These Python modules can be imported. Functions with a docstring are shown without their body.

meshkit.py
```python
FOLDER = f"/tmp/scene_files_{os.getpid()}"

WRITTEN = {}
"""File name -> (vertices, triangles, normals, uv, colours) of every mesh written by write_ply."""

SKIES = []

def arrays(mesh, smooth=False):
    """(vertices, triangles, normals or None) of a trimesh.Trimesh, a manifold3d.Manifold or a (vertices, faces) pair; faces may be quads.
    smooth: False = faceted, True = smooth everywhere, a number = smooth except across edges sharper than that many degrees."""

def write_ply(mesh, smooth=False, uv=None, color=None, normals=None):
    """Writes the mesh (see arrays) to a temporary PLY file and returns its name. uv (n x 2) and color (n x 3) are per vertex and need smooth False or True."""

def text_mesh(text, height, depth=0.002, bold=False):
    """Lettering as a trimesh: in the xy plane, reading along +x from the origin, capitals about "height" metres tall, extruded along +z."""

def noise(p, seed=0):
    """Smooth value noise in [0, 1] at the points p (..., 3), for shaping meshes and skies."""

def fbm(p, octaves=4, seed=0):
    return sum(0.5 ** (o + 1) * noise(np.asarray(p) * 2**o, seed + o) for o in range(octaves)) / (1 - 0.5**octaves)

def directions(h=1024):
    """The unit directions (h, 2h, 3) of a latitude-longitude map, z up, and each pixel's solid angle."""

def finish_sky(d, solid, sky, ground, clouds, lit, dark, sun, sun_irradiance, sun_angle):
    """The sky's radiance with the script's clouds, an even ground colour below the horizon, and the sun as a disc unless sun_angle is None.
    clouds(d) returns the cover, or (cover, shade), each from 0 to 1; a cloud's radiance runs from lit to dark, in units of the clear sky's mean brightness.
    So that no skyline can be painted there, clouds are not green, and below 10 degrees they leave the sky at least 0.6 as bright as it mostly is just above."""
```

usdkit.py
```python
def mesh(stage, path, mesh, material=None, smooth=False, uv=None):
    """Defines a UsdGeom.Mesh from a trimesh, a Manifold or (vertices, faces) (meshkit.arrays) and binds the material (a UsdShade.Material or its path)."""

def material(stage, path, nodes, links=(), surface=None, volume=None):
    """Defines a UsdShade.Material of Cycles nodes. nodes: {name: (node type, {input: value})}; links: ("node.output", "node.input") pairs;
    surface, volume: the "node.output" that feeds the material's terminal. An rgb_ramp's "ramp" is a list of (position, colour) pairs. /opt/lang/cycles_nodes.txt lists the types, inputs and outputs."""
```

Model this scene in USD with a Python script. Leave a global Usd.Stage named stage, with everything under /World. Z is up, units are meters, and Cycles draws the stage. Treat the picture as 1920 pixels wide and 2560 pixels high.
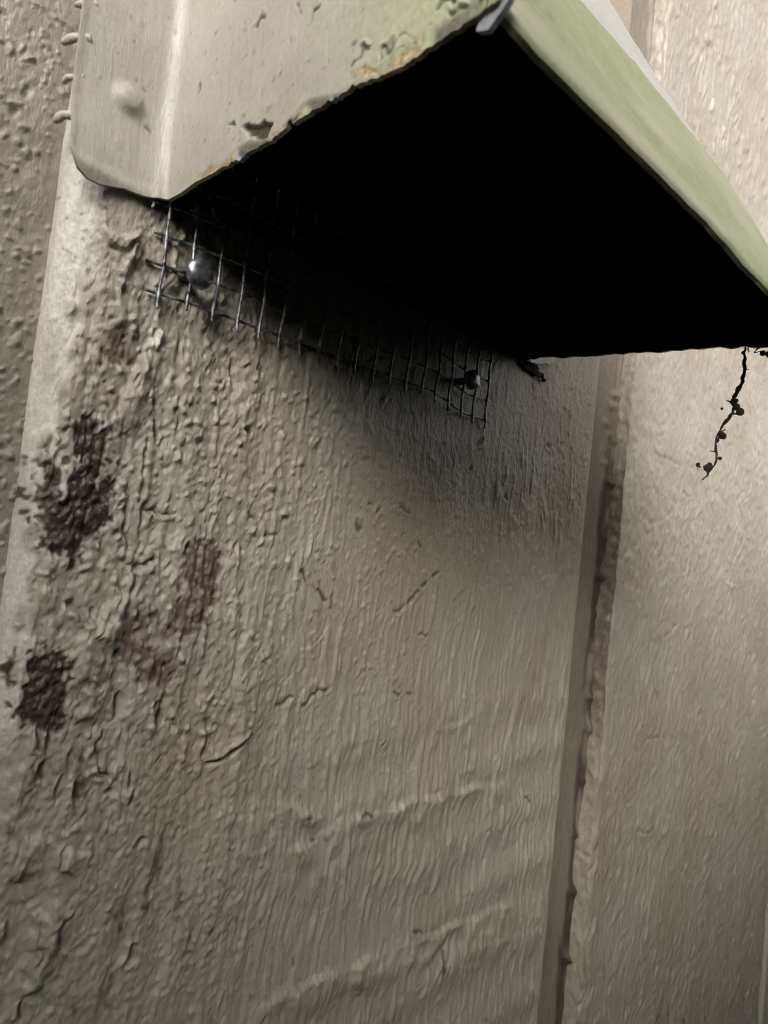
import math, random
import numpy as np, trimesh, usdkit
from scipy.ndimage import gaussian_filter, map_coordinates
from pxr import Usd, UsdGeom, UsdLux, UsdShade, Gf, Sdf, Vt

stage = Usd.Stage.CreateInMemory()
UsdGeom.SetStageUpAxis(stage, UsdGeom.Tokens.z)
UsdGeom.SetStageMetersPerUnit(stage, 1.0)
UsdGeom.Xform.Define(stage, '/World')
UsdGeom.Scope.Define(stage, '/World/Looks')
T = Sdf.ValueTypeNames
MM = 0.001

# ---------------------------------------------------------------- camera
EXPOSURE = 1.52
YAW, PITCH, ROLL = 0.7731, 0.0458, 0.1060
CAM = np.array([-63.09, -143.27, -66.62]) * MM
fwd = np.array([math.sin(YAW) * math.cos(PITCH), math.cos(YAW) * math.cos(PITCH), math.sin(PITCH)])
rgt = np.cross(fwd, [0, 0, 1]); rgt /= np.linalg.norm(rgt)
upv = np.cross(rgt, fwd)
rr, uu = math.cos(ROLL) * rgt + math.sin(ROLL) * upv, -math.sin(ROLL) * rgt + math.cos(ROLL) * upv
cam = UsdGeom.Camera.Define(stage, '/World/camera')
cam.AddTransformOp().Set(Gf.Matrix4d(*rr, 0, *uu, 0, *(-fwd), 0, *CAM, 1))
cam.CreateHorizontalApertureAttr(36.0)
cam.CreateVerticalApertureAttr(48.0)
cam.CreateFocalLengthAttr(36.0 * 1756.43 / 1920)
cam.CreateClippingRangeAttr(Gf.Vec2f(0.005, 100))
cam.CreateFStopAttr(44.0)
cam.CreateFocusDistanceAttr(0.185)
cam.CreateExposureAttr(EXPOSURE)

# ---------------------------------------------------------------- sky and sun
SUN_TO = np.array([-0.92, -0.64, 0.64]); SUN_TO /= np.linalg.norm(SUN_TO)      # towards the sun
SUN_INT, SUN_ANGLE, SKY = 0.30, 30.0, 0.10
elev, rot = math.asin(SUN_TO[2]), math.atan2(SUN_TO[0], SUN_TO[1])
sky_m = usdkit.material(stage, '/World/Looks/sky', {
    'sky': ('sky_texture', {'sky_type': 'single_scattering', 'sun_disc': False, 'sun_elevation': elev, 'sun_rotation': rot % (2 * math.pi), 'aerosol_density': 2.5}),
    'hz': ('hsv', {'saturation': 0.05, 'value': 1.0}),
    'wm': ('mix', {'mix_type': 'multiply', 'fac': 1.0, 'color2': (1.0, 0.97, 0.92)}),      # thin warm overcast
    'bg': ('background_shader', {'strength': SKY})}, [('sky.color', 'hz.color'), ('hz.color', 'wm.color1'), ('wm.color', 'bg.color')], surface='bg.background')
dome = UsdLux.DomeLight.Define(stage, '/World/sky')
UsdShade.MaterialBindingAPI.Apply(dome.GetPrim()).Bind(sky_m)
dome.GetPrim().SetCustomDataByKey('kind', 'structure')
sun = UsdLux.DistantLight.Define(stage, '/World/sun')
sun.CreateIntensityAttr(SUN_INT); sun.CreateAngleAttr(SUN_ANGLE); sun.CreateNormalizeAttr(True)
sun.CreateColorAttr(Gf.Vec3f(1.0, 0.965, 0.915))
zc = SUN_TO; xc = np.cross([0, 0, 1], zc); xc /= np.linalg.norm(xc); yc = np.cross(zc, xc)
sun.AddTransformOp().Set(Gf.Matrix4d(*xc, 0, *yc, 0, *zc, 0, 0, 0, 2, 1))

# ---------------------------------------------------------------- helpers
used = {}
def numbered(path):
    k = used.get(path, 0); used[path] = k + 1
    return path if k == 0 else '%s_%03d' % (path, k)

def meta(prim, label=None, category=None, group=None, kind=None):
    for k, v in (('label', label), ('category', category), ('group', group), ('kind', kind)):
        if v: prim.SetCustomDataByKey(k, v)

def thing(name, label, category, group=None, kind=None, loc=(0, 0, 0)):
    x = UsdGeom.Xform.Define(stage, numbered('/World/' + name))
    if any(loc): x.AddTranslateOp().Set(Gf.Vec3d(*loc))
    meta(x.GetPrim(), label, category, group, kind)
    return str(x.GetPath())

def obj(name, v, f, mat, parent='/World', smooth=True, masks=None, label=None):
    path = numbered(parent + '/' + name)
    m = usdkit.mesh(stage, path, (np.asarray(v, float) * MM, np.asarray(f)), mat, smooth=smooth)
    for k, a in (masks or {}).items():
        UsdGeom.PrimvarsAPI(m).CreatePrimvar(k, T.FloatArray, 'vertex').Set(Vt.FloatArray.FromNumpy(np.asarray(a, np.float32).ravel()))
    if label: meta(m.GetPrim(), label)
    return path

def tm(name, mesh, mat, parent='/World', smooth=35, label=None):
    path = numbered(parent + '/' + name)
    mesh = mesh.copy(); mesh.apply_scale(MM)
    m = usdkit.mesh(stage, path, mesh, mat, smooth=smooth)
    if label: meta(m.GetPrim(), label)
    return path

def sstep(a, b, x):
    t = np.clip((x - a) / (b - a), 0, 1); return t * t * (3 - 2 * t)

class Raster:
    """A field of numbers over a rectangle of a surface, in millimetres."""
    def __init__(s, x0, x1, z0, z1, res, seed):
        s.x0, s.z0, s.res = x0, z0, res
        s.nx, s.nz = int((x1 - x0) / res) + 1, int((z1 - z0) / res) + 1
        s.x = x0 + np.arange(s.nx) * res; s.z = z0 + np.arange(s.nz) * res
        s.X, s.Z = np.meshgrid(s.x, s.z)
        s.rng = np.random.default_rng(seed)
    def noise(s, sx, sz):
        a = gaussian_filter(s.rng.standard_normal((s.nz, s.nx)).astype(np.float32), (sz / s.res, sx / s.res), mode='wrap', truncate=3)
        return a / a.std()
    def white(s): return s.rng.random((s.nz, s.nx))
    def at(s, a, X, Z):
        return map_coordinates(a, [(Z - s.z0) / s.res, (X - s.x0) / s.res], order=1, mode='nearest')
    def warp(s, a, dx, dz=None):
        j, i = np.mgrid[0:s.nz, 0:s.nx].astype(np.float32)
        return map_coordinates(a, [j + (0 if dz is None else dz / s.res), i + dx / s.res], order=1, mode='wrap')
    def line(s, pts, pad, jx=0, jz=0):
        """(slices, distance to the polyline, signed side, arc position 0..1) within pad of it"""
        P = np.array(pts, float)
        i0, i1 = int(max((P[:, 0].min() - pad - s.x0) / s.res, 0)), int(min((P[:, 0].max() + pad - s.x0) / s.res + 1, s.nx))
        k0, k1 = int(max((P[:, 1].min() - pad - s.z0) / s.res, 0)), int(min((P[:, 1].max() + pad - s.z0) / s.res + 1, s.nz))
        if i1 <= i0 or k1 <= k0: return None
        sl = (slice(k0, k1), slice(i0, i1))
        X = s.X[sl] + (jx[sl] if np.ndim(jx) else 0); Z = s.Z[sl] + (jz[sl] if np.ndim(jz) else 0)
        best = np.full(X.shape, 1e9); side = np.zeros(X.shape); arc = np.zeros(X.shape)
        L = np.r_[0, np.cumsum(np.linalg.norm(np.diff(P, axis=0), axis=1))]
        for k in range(len(P) - 1):
            a, b = P[k], P[k + 1]; d = b - a; n2 = d @ d + 1e-9
            t = np.clip(((X - a[0]) * d[0] + (Z - a[1]) * d[1]) / n2, 0, 1)
            ex, ez = X - a[0] - t * d[0], Z - a[1] - t * d[1]
            dist = np.hypot(ex, ez); m = dist < best
            best[m] = dist[m]; side[m] = np.sign(ex * d[1] - ez * d[0])[m]; arc[m] = ((L[k] + t * math.sqrt(n2)) / L[-1])[m]
        return sl, best, side, arc
def poly_mask(R, pts, jx, jz, soft):
    P = np.array(pts, float); pad = 6
    i0, i1 = int(max((P[:, 0].min() - pad - R.x0) / R.res, 0)), int(min((P[:, 0].max() + pad - R.x0) / R.res + 1, R.nx))
    k0, k1 = int(max((P[:, 1].min() - pad - R.z0) / R.res, 0)), int(min((P[:, 1].max() + pad - R.z0) / R.res + 1, R.nz))
    out = np.zeros((R.nz, R.nx), np.float32)
    if i1 <= i0 or k1 <= k0: return out
    sl = (slice(k0, k1), slice(i0, i1))
    X, Z = R.X[sl] + jx[sl], R.Z[sl] + jz[sl]
    inside = np.zeros(X.shape, bool); dist = np.full(X.shape, 1e9)
    for a, b in zip(P, np.roll(P, -1, 0)):
        c = (a[1] > Z) != (b[1] > Z)
        with np.errstate(divide='ignore', invalid='ignore'):
            xi = (b[0] - a[0]) * (Z - a[1]) / (b[1] - a[1]) + a[0]
        inside ^= c & (X < xi)
        d = b - a; t = np.clip(((X - a[0]) * d[0] + (Z - a[1]) * d[1]) / (d @ d + 1e-9), 0, 1)
        dist = np.minimum(dist, np.hypot(X - a[0] - t * d[0], Z - a[1] - t * d[1]))
    sd = np.where(inside, dist, -dist)
    out[sl] = sstep(-soft, soft, sd)
    return out

def axis(*segs):
    """grid lines: (start, end, step) segments joined"""
    out = []
    for a, b, st in segs: out.append(np.linspace(a, b, max(int(round((b - a) / st)), 1), endpoint=False))
    out.append([segs[-1][1]])
    return np.concatenate(out)

def grid_faces(nz, nx, keep=None):
    i, k = np.meshgrid(np.arange(nx - 1), np.arange(nz - 1))
    a = (k * nx + i).ravel(); q = np.stack([a, a + 1, a + nx + 1, a + nx], 1)
    if keep is not None: q = q[keep.ravel()]
    return np.vstack([q[:, [0, 1, 2]], q[:, [0, 2, 3]]])

def tube(pts, rad, n=8, cap=True):
    P = np.array(pts, float); r = np.broadcast_to(np.asarray(rad, float), len(P))
    t = np.gradient(P, axis=0); t /= np.linalg.norm(t, axis=1, keepdims=True) + 1e-12
    ref = np.array([0.31, 0.9, 0.2]); V = []
    for p, d, q in zip(P, t, r):
        a = np.cross(d, ref); a /= np.linalg.norm(a); b = np.cross(d, a)
        th = np.linspace(0, 2 * np.pi, n, endpoint=False)
        V.append(p + q * (np.cos(th)[:, None] * a + np.sin(th)[:, None] * b))
    V = np.vstack(V); F = []
    for k in range(len(P) - 1):
        for j in range(n):
            a, b = k * n + j, k * n + (j + 1) % n
            F += [(a, b, b + n), (a, b + n, a + n)]
    if cap:
        V = np.vstack([V, P[0], P[-1]]); c0, c1, o = len(V) - 2, len(V) - 1, (len(P) - 1) * n
        for j in range(n): F += [(c0, (j + 1) % n, j), (c1, o + j, o + (j + 1) % n)]
    return V, np.array(F)

def join(parts):
    V, F, o = [], [], 0
    for v, f in parts: V.append(v); F.append(np.asarray(f) + o); o += len(v)
    return np.vstack(V), np.vstack(F)

# ---------------------------------------------------------------- materials
def paint(name, base, vary, rough=0.55, bump=0.5, bscale=(1300, 1300, 500), stains=(), grain=0.06, stop=None):
    """aged oil paint: mottled colour, fine brush relief, and stains read from the mesh's own masks"""
    n = {'geo': ('texture_coordinate', {}),
         'n1': ('noise_texture', {'scale': 38.0, 'detail': 4.0, 'roughness': 0.6}),
         'n2': ('noise_texture', {'scale': 900.0, 'detail': 3.0, 'roughness': 0.6}),
         'r1': ('rgb_ramp', {'ramp': [(0.3, base), (0.7, vary)]}),
         'sp': ('mix', {'mix_type': 'multiply', 'fac': grain * 4}),
         'r2': ('rgb_ramp', {'ramp': [(0.32, (0.55, 0.52, 0.48)), (0.5, (1, 1, 1))]}),
         'mp': ('mapping', {'scale': bscale}),
         'n3': ('noise_texture', {'scale': 1.0, 'detail': 4.0, 'roughness': 0.65, 'distortion': 0.4}),
         'bp': ('bump', {'strength': bump, 'distance': 0.0009}),
         'rr': ('map_range', {'from_min': 0.3, 'from_max': 0.7, 'to_min': rough - 0.1, 'to_max': rough + 0.12}),
         'p': ('principled_bsdf', {'specular_ior_level': 0.55})}
    l = [('geo.object', 'n1.vector'), ('geo.object', 'n2.vector'), ('geo.object', 'mp.vector'), ('mp.vector', 'n3.vector'),
         ('n1.fac', 'r1.fac'), ('n2.fac', 'r2.fac'), ('r1.color', 'sp.color1'), ('r2.color', 'sp.color2'),
         ('n3.fac', 'bp.height'), ('bp.normal', 'p.normal'), ('n1.fac', 'rr.value'), ('rr.result', 'p.roughness')]
    last = 'sp.color'
    for k, (attr, c0, c1) in enumerate(stains):
        n['a%d' % k] = ('attribute', {'attribute': attr})
        n['c%d' % k] = ('rgb_ramp', {'ramp': [(0.35, c0), (0.65, c1)]})
        n['m%d' % k] = ('mix', {})
        l += [('n2.fac', 'c%d.fac' % k), ('a%d.fac' % k, 'm%d.fac' % k), (last, 'm%d.color1' % k), ('c%d.color' % k, 'm%d.color2' % k)]
        last = 'm%d.color' % k
    l.append((last, 'p.base_color'))
    return usdkit.material(stage, '/World/Looks/' + name, n, l, surface='p.BSDF')

DARK = ('stain_shade_dark', (0.012, 0.008, 0.006), (0.058, 0.038, 0.027))
TAN = ('stain_shade_tan', (0.070, 0.046, 0.035), (0.19, 0.14, 0.105))
GREY = ('tone_grey', (0.46, 0.435, 0.39), (0.62, 0.595, 0.55))
WARM = ('stain_shade_warm', (0.225, 0.165, 0.10), (0.32, 0.255, 0.175))
M_left = paint('left_paint', (0.275, 0.25, 0.21), (0.22, 0.195, 0.158), rough=0.4, stains=(DARK,), bump=0.4)  # darker tone than the board paint, for the left plank
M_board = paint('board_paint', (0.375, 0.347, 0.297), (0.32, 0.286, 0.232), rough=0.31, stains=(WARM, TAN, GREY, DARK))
M_plain = paint('wall_paint', (0.44, 0.408, 0.35), (0.375, 0.343, 0.288), stains=(), bump=0.5)
M_groove = paint('groove_shade_paint', (0.22, 0.195, 0.155), (0.17, 0.148, 0.115), stains=(DARK,), bump=0.5)  # dirty groove floor, its shade also put into this darker paint
M_hood = paint('hood_paint', (0.37, 0.352, 0.30), (0.30, 0.28, 0.232), rough=0.46, bump=0.3, bscale=(900, 900, 200), grain=0.06, stains=(
    ('stain_green', (0.29, 0.31, 0.19), (0.37, 0.38, 0.26)), ('stain_rust', (0.13, 0.075, 0.035), (0.52, 0.40, 0.23)),
    ('stain_metal', (0.20, 0.27, 0.36), (0.50, 0.57, 0.68)), DARK))
M_front = paint('front_paint', (0.20, 0.205, 0.125), (0.285, 0.28, 0.195), rough=0.5, bump=0.12, bscale=(300, 300, 300), grain=0.02, stains=(
    ('tone_grey', (0.27, 0.262, 0.25), (0.35, 0.34, 0.325)), ('stain_green', (0.15, 0.172, 0.085), (0.215, 0.232, 0.128)), DARK))
M_tabpaint = paint('thick_paint', (0.43, 0.40, 0.345), (0.38, 0.35, 0.30), bump=0.3)
M_tab = paint('bare_tab', (0.33, 0.33, 0.36), (0.20, 0.20, 0.22), rough=0.5, bump=0.2)
M_inside = usdkit.material(stage, '/World/Looks/hood_shade', {'g': ('texture_coordinate', {}), 'n': ('noise_texture', {'scale': 220.0, 'detail': 4.0}),  # near-black colour that paints in the shade inside the hood
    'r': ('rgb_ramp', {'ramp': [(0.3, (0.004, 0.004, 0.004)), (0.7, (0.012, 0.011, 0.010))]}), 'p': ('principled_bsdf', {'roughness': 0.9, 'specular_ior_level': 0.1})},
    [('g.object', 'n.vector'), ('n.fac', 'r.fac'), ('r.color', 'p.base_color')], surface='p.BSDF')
def metal(name, c0, c1, rough):
    return usdkit.material(stage, '/World/Looks/' + name, {'g': ('texture_coordinate', {}), 'n': ('noise_texture', {'scale': 700.0, 'detail': 3.0}),
        'r': ('rgb_ramp', {'ramp': [(0.35, c0), (0.65, c1)]}), 'q': ('map_range', {'to_min': rough - 0.12, 'to_max': rough + 0.15}),
        'b': ('bump', {'strength': 0.15, 'distance': 0.0004}), 'p': ('principled_bsdf', {'metallic': 0.85})},
        [('g.object', 'n.vector'), ('n.fac', 'r.fac'), ('r.color', 'p.base_color'), ('n.fac', 'q.value'), ('q.result', 'p.roughness'), ('n.fac', 'b.height'), ('b.normal', 'p.normal')], surface='p.BSDF')
M_zinc = metal('zinc_wire', (0.03, 0.028, 0.026), (0.40, 0.41, 0.45), 0.42)
M_nail = metal('nail_lead', (0.13, 0.13, 0.145), (0.34, 0.34, 0.38), 0.26)
M_web = usdkit.material(stage, '/World/Looks/dusty_web', {'p': ('principled_bsdf', {'base_color': (0.035, 0.029, 0.022), 'roughness': 0.9, 'specular_ior_level': 0.1})}, surface='p.BSDF')
M_soil = usdkit.material(stage, '/World/Looks/soil', {'g': ('texture_coordinate', {}), 'n': ('noise_texture', {'scale': 9.0, 'detail': 6.0}),
    'r': ('rgb_ramp', {'ramp': [(0.3, (0.03, 0.027, 0.02)), (0.7, (0.06, 0.054, 0.04))]}), 'p': ('principled_bsdf', {'roughness': 0.95})},
    [('g.object', 'n.vector'), ('n.fac', 'r.fac'), ('r.color', 'p.base_color')], surface='p.BSDF')
M_leaf = usdkit.material(stage, '/World/Looks/leaf', {'o': ('geometry', {}), 'r': ('rgb_ramp', {'ramp': [(0.0, (0.03, 0.05, 0.015)), (1.0, (0.07, 0.10, 0.03))]}), 'p': ('principled_bsdf', {'roughness': 0.5})},
    [('o.random_per_island', 'r.fac'), ('r.color', 'p.base_color')], surface='p.BSDF')
M_twig = usdkit.material(stage, '/World/Looks/twig', {'p': ('principled_bsdf', {'base_color': (0.03, 0.03, 0.018), 'roughness': 0.9})}, surface='p.BSDF')
# ---------------------------------------------------------------- marks on the boards, in millimetres (x along the wall, z up)
DARK_PATCH_LOW = [(-14.6,-94.1), (-10.8,-93.9), (-7.4,-96.9), (-6.3,-101.5), (-7.0,-105.2), (-7.0,-109.5), (-9.5,-108.9), (-12.1,-108.1), (-14.2,-107.6), (-15.0,-103.7), (-14.6,-98.2)]
DARK_PATCH_HIGH = [(-15.8,-57.0), (-13.3,-56.3), (-11.4,-59.0), (-11.3,-62.3), (-10.6,-65.6), (-9.6,-62.8), (-10.3,-59.8), (-8.2,-57.8), (-9.9,-52.0), (-9.3,-49.1), (-7.2,-46.6), (-5.2,-51.8), (-4.1,-57.9), (-1.4,-59.3), (0.1,-62.6), (-1.2,-69.1), (-4.4,-71.5), (-7.9,-73.8), (-7.7,-78.2), (-9.4,-80.3), (-11.3,-75.7), (-13.2,-75.2), (-15.4,-70.1), (-15.4,-62.2)]
TAN_PATCH_RIGHT = [(15.9,-71.0), (22.1,-70.9), (25.3,-75.1), (25.0,-83.8), (22.8,-90.5), (16.6,-90.5), (15.1,-89.2), (15.9,-82.1), (16.1,-75.6)]
TAN_PATCH_LOW = [(3.1,-90.9), (8.5,-88.5), (12.5,-95.8), (16.2,-98.2), (16.1,-105.2), (12.4,-103.1), (8.7,-100.3), (5.3,-98.9)]
TAN_PATCH_TOP = [(-8.3,-29.9), (-4.2,-29.0), (-2.7,-34.7), (-6.0,-36.9), (-8.1,-34.3)]
BARE_PATCH = [(1.5,-27.0), (4.1,-26.3), (5.6,-29.9), (3.9,-30.9), (2.0,-30.5)]
GOUGES = [[(0.3,-32.1), (-0.9,-37.8), (-1.5,-44.0), (-2.4,-48.5)],[(3.6,-49.5), (4.0,-58.5), (4.0,-63.9)],[(1.8,-64.2), (2.2,-73.4)],[(6.0,-61.9), (5.8,-69.6)],[(8.1,-23.6), (9.6,-33.4), (11.3,-48.1)],[(-2.1,-27.7), (-2.0,-31.3)],[(5.0,-41.9), (5.6,-44.0)],[(5.3,-46.2), (6.6,-50.1)],[(-15.4,-39.3), (-15.0,-46.3)],[(-13.5,-49.9), (-12.9,-53.9)],[(29.1,-41.6), (29.9,-44.3)],[(6.4,-64.8), (12.7,-64.5)],[(22.6,-25.3), (23.2,-33.1)],[(4.8,-76.1), (4.9,-82.6)],[(4.4,-76.9), (11.0,-76.2)],[(4.5,-77.5), (4.8,-82.4), (4.6,-88.2)],[(-8.4,-84.5), (-6.4,-86.8), (-3.9,-88.5)],[(-4.8,-86.2), (-4.3,-94.4), (-3.8,-103.1)],[(1.3,-81.9), (0.8,-87.9), (-2.2,-92.4)],[(2.2,-113.4), (2.4,-119.4), (6.0,-121.4)],[(-1.5,-102.7), (-3.7,-109.0)],[(5.8,-105.4), (5.3,-111.4)],[(14.5,-106.0), (15.2,-114.0)],[(-10.6,-116.1), (-10.4,-121.7)],[(-1.2,-119.5), (-1.4,-125.3)],[(-5.0,-118.9), (-5.1,-124.6)],[(-3.2,-112.8), (-3.6,-119.1)],[(26.4,-112.0), (27.2,-120.4)],[(3.2,-124.0), (6.4,-124.5)],[(2.4,-95.8), (4.4,-96.1)],[(10.2,-124.2), (9.1,-128.6)],[(-12.1,-108.1), (-11.5,-114.9)],[(-9.5,-109.2), (-9.3,-115.1)],[(-9.0,-129.3), (-10.5,-134.1), (-11.7,-138.9)],[(-0.8,-134.4), (-3.1,-139.2)],[(-7.3,-145.9), (-6.5,-153.9), (-6.4,-159.4)],[(-0.2,-150.2), (-5.5,-152.0)],[(-12.4,-146.6), (-11.9,-153.9)],[(-6.0,-162.5), (-6.2,-166.8)],[(14.6,-157.9), (14.8,-162.8)],[(39.7,-117.1), (29.1,-121.6)],[(14.2,-109.9), (15.2,-114.2)],[(4.6,-105.8), (5.7,-111.5)],[(2.0,-111.1), (2.6,-119.5)],[(9.6,-118.9), (10.2,-123.5)],[(14.0,-136.0), (12.1,-138.5)]]
FLECKS = [[(49.2,-73.9), (52.1,-77.5)],[(54.7,-78.9), (58.3,-83.0)],[(59.9,-80.6), (60.0,-85.9)],[(66.5,-63.0), (68.6,-63.3)],[(69.7,-56.6), (71.8,-57.2)],[(81.7,-55.3), (86.5,-56.3)],[(73.5,-59.0), (75.6,-58.6)],[(90.1,-64.6), (93.6,-66.0)],[(113.6,-38.1), (114.3,-39.2)],[(84.2,-86.7), (89.1,-83.5)],[(89.2,-84.0), (94.8,-79.6)],[(94.7,-79.1), (98.5,-76.7)],[(99.1,-75.6), (104.8,-73.7)],[(33.1,-61.7), (34.0,-62.9)],[(115.9,-31.8), (118.8,-28.9)],[(85.2,-63.1), (85.6,-63.4)],[(28.4,-42.3), (30.1,-43.2)],[(35.8,-66.3), (38.9,-65.1)],[(87.4,-108.1), (92.0,-109.6)],[(93.0,-110.6), (95.8,-111.1)],[(85.7,-125.0), (87.8,-124.8)],[(96.7,-93.6), (102.0,-94.4)],[(54.4,-110.7), (62.8,-106.5)],[(45.3,-110.9), (51.9,-107.3)],[(123.4,-194.1), (125.4,-203.8)],[(58.6,-140.9), (62.0,-140.5)],[(61.5,-146.8), (64.2,-146.3)],[(78.0,-144.1), (84.4,-144.2)],[(166.2,-153.1), (169.1,-154.4)],[(107.7,-183.5), (111.7,-185.3)]]
FLECKS_RIGHT_BOARD = [[(264.4,-202.9), (266.0,-205.6)],[(312.2,-281.0), (317.2,-293.5)],[(298.5,-285.0), (305.3,-283.6)],[(428.8,-316.6), (434.1,-331.3)],[(459.3,-280.9), (460.1,-301.2)],[(243.2,-167.5), (253.9,-170.8)],[(325.9,-158.6), (335.2,-162.1)],[(302.2,-190.3), (305.0,-191.4)],[(252.4,-184.1), (279.4,-189.7)],[(259.2,-143.6), (279.4,-144.0)],[(236.4,-111.6), (244.3,-121.4)],[(259.6,-112.8), (269.9,-125.2)],[(303.2,-96.9), (306.0,-97.3)],[(270.0,-97.5), (287.5,-89.1)],[(333.6,-297.6), (337.1,-301.3)],[(363.2,-304.5), (368.2,-313.4)],[(242.1,-12.4), (272.4,-13.6)],[(275.1,-26.6), (288.8,-26.9)]]
FLECKS_NEAR_GROOVE = [[(154.8,-24.1), (159.1,-24.0)],[(165.0,-22.3), (166.2,-22.7)],[(188.2,-2.9), (189.3,-5.0)],[(143.5,-4.1), (145.2,-7.8)],[(132.5,-45.9), (134.5,-46.8)]]
SAW_MARKS = [[(75.0,-144.7), (100.8,-144.3), (150.8,-145.5)],[(51.8,-185.4), (81.1,-186.8), (107.6,-189.0), (138.1,-190.0), (161.0,-191.6)],[(89.5,-189.6), (130.7,-197.7), (185.3,-208.4)],[(38.8,-133.5), (51.4,-136.4), (65.8,-142.3)],[(108.8,-122.9), (121.9,-122.4), (132.2,-118.7)],[(46.6,-147.1), (61.6,-147.3), (75.2,-145.8)]]
# marks on the left side plate, in millimetres (y out from the wall is negative, z up)
HOLE = [(-30.2,5.7), (-33.4,5.0), (-35.8,5.0), (-37.9,3.4), (-36.8,2.3), (-34.5,2.9), (-32.2,3.5), (-30.8,4.6)]
BLUE_CHIP = [(-27.0,0.4), (-27.9,1.7), (-30.1,1.6), (-30.5,0.6), (-29.5,-0.2)]
RUST_LOW = [(-14.6,0.7), (-17.1,1.3), (-23.6,1.1), (-26.8,1.4), (-26.4,-0.2), (-21.4,-0.3), (-15.7,-0.4)]
RUST_MID = [(-32.3,1.3), (-36.3,1.2), (-40.0,0.6), (-38.7,0.2), (-35.8,0.1)]
WHITE_CHIP = [(-55.7,0.1), (-55.8,1.0), (-57.5,1.1), (-58.5,0.1), (-57.4,-0.2)]
RUST_HIGH = [(-60.4,1.6), (-60.8,2.5), (-62.8,2.7), (-65.1,1.1), (-65.7,0.3), (-62.6,1.2)]
DOT = [(-25.1,8.3), (-26.0,8.1), (-26.7,7.4), (-26.0,7.0)]
CRACKS = [[(-68.0,4.5), (-66.7,3.7), (-65.2,2.6)],[(-63.5,5.1), (-62.1,4.5), (-59.4,4.6)],[(-33.5,26.3), (-30.8,25.2), (-29.2,23.8)],[(-11.2,21.3), (-11.4,18.3)],[(-43.6,22.5), (-44.2,20.5)],[(-50.7,19.4), (-47.5,18.1)],[(5.2,14.3), (3.8,13.0)],[(25.8,44.6), (24.9,43.7)],[(-23.6,8.8), (-26.8,7.2)],[(49.0,67.4), (43.8,59.8), (48.7,56.3)],[(-43.2,1.5), (-46.4,1.7)],[(-84.7,2.5), (-83.3,1.5), (-82.7,0.4)],[(-82.4,2.8), (-80.4,3.6), (-78.2,3.8)],[(-79.6,5.5), (-77.0,6.3), (-75.9,5.8)],[(-81.7,-0.5), (-78.1,0.1), (-76.3,-0.8)]]
# ---------------------------------------------------------------- ground
gv = np.array([[-6000, -6000, -620], [6000, -6000, -620], [6000, 900, -620], [-6000, 900, -620]], float)
gp = obj('ground', gv, [[0, 1, 2], [0, 2, 3]], M_soil, smooth=False)
meta(stage.GetPrimAtPath(gp), kind='structure')

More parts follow.
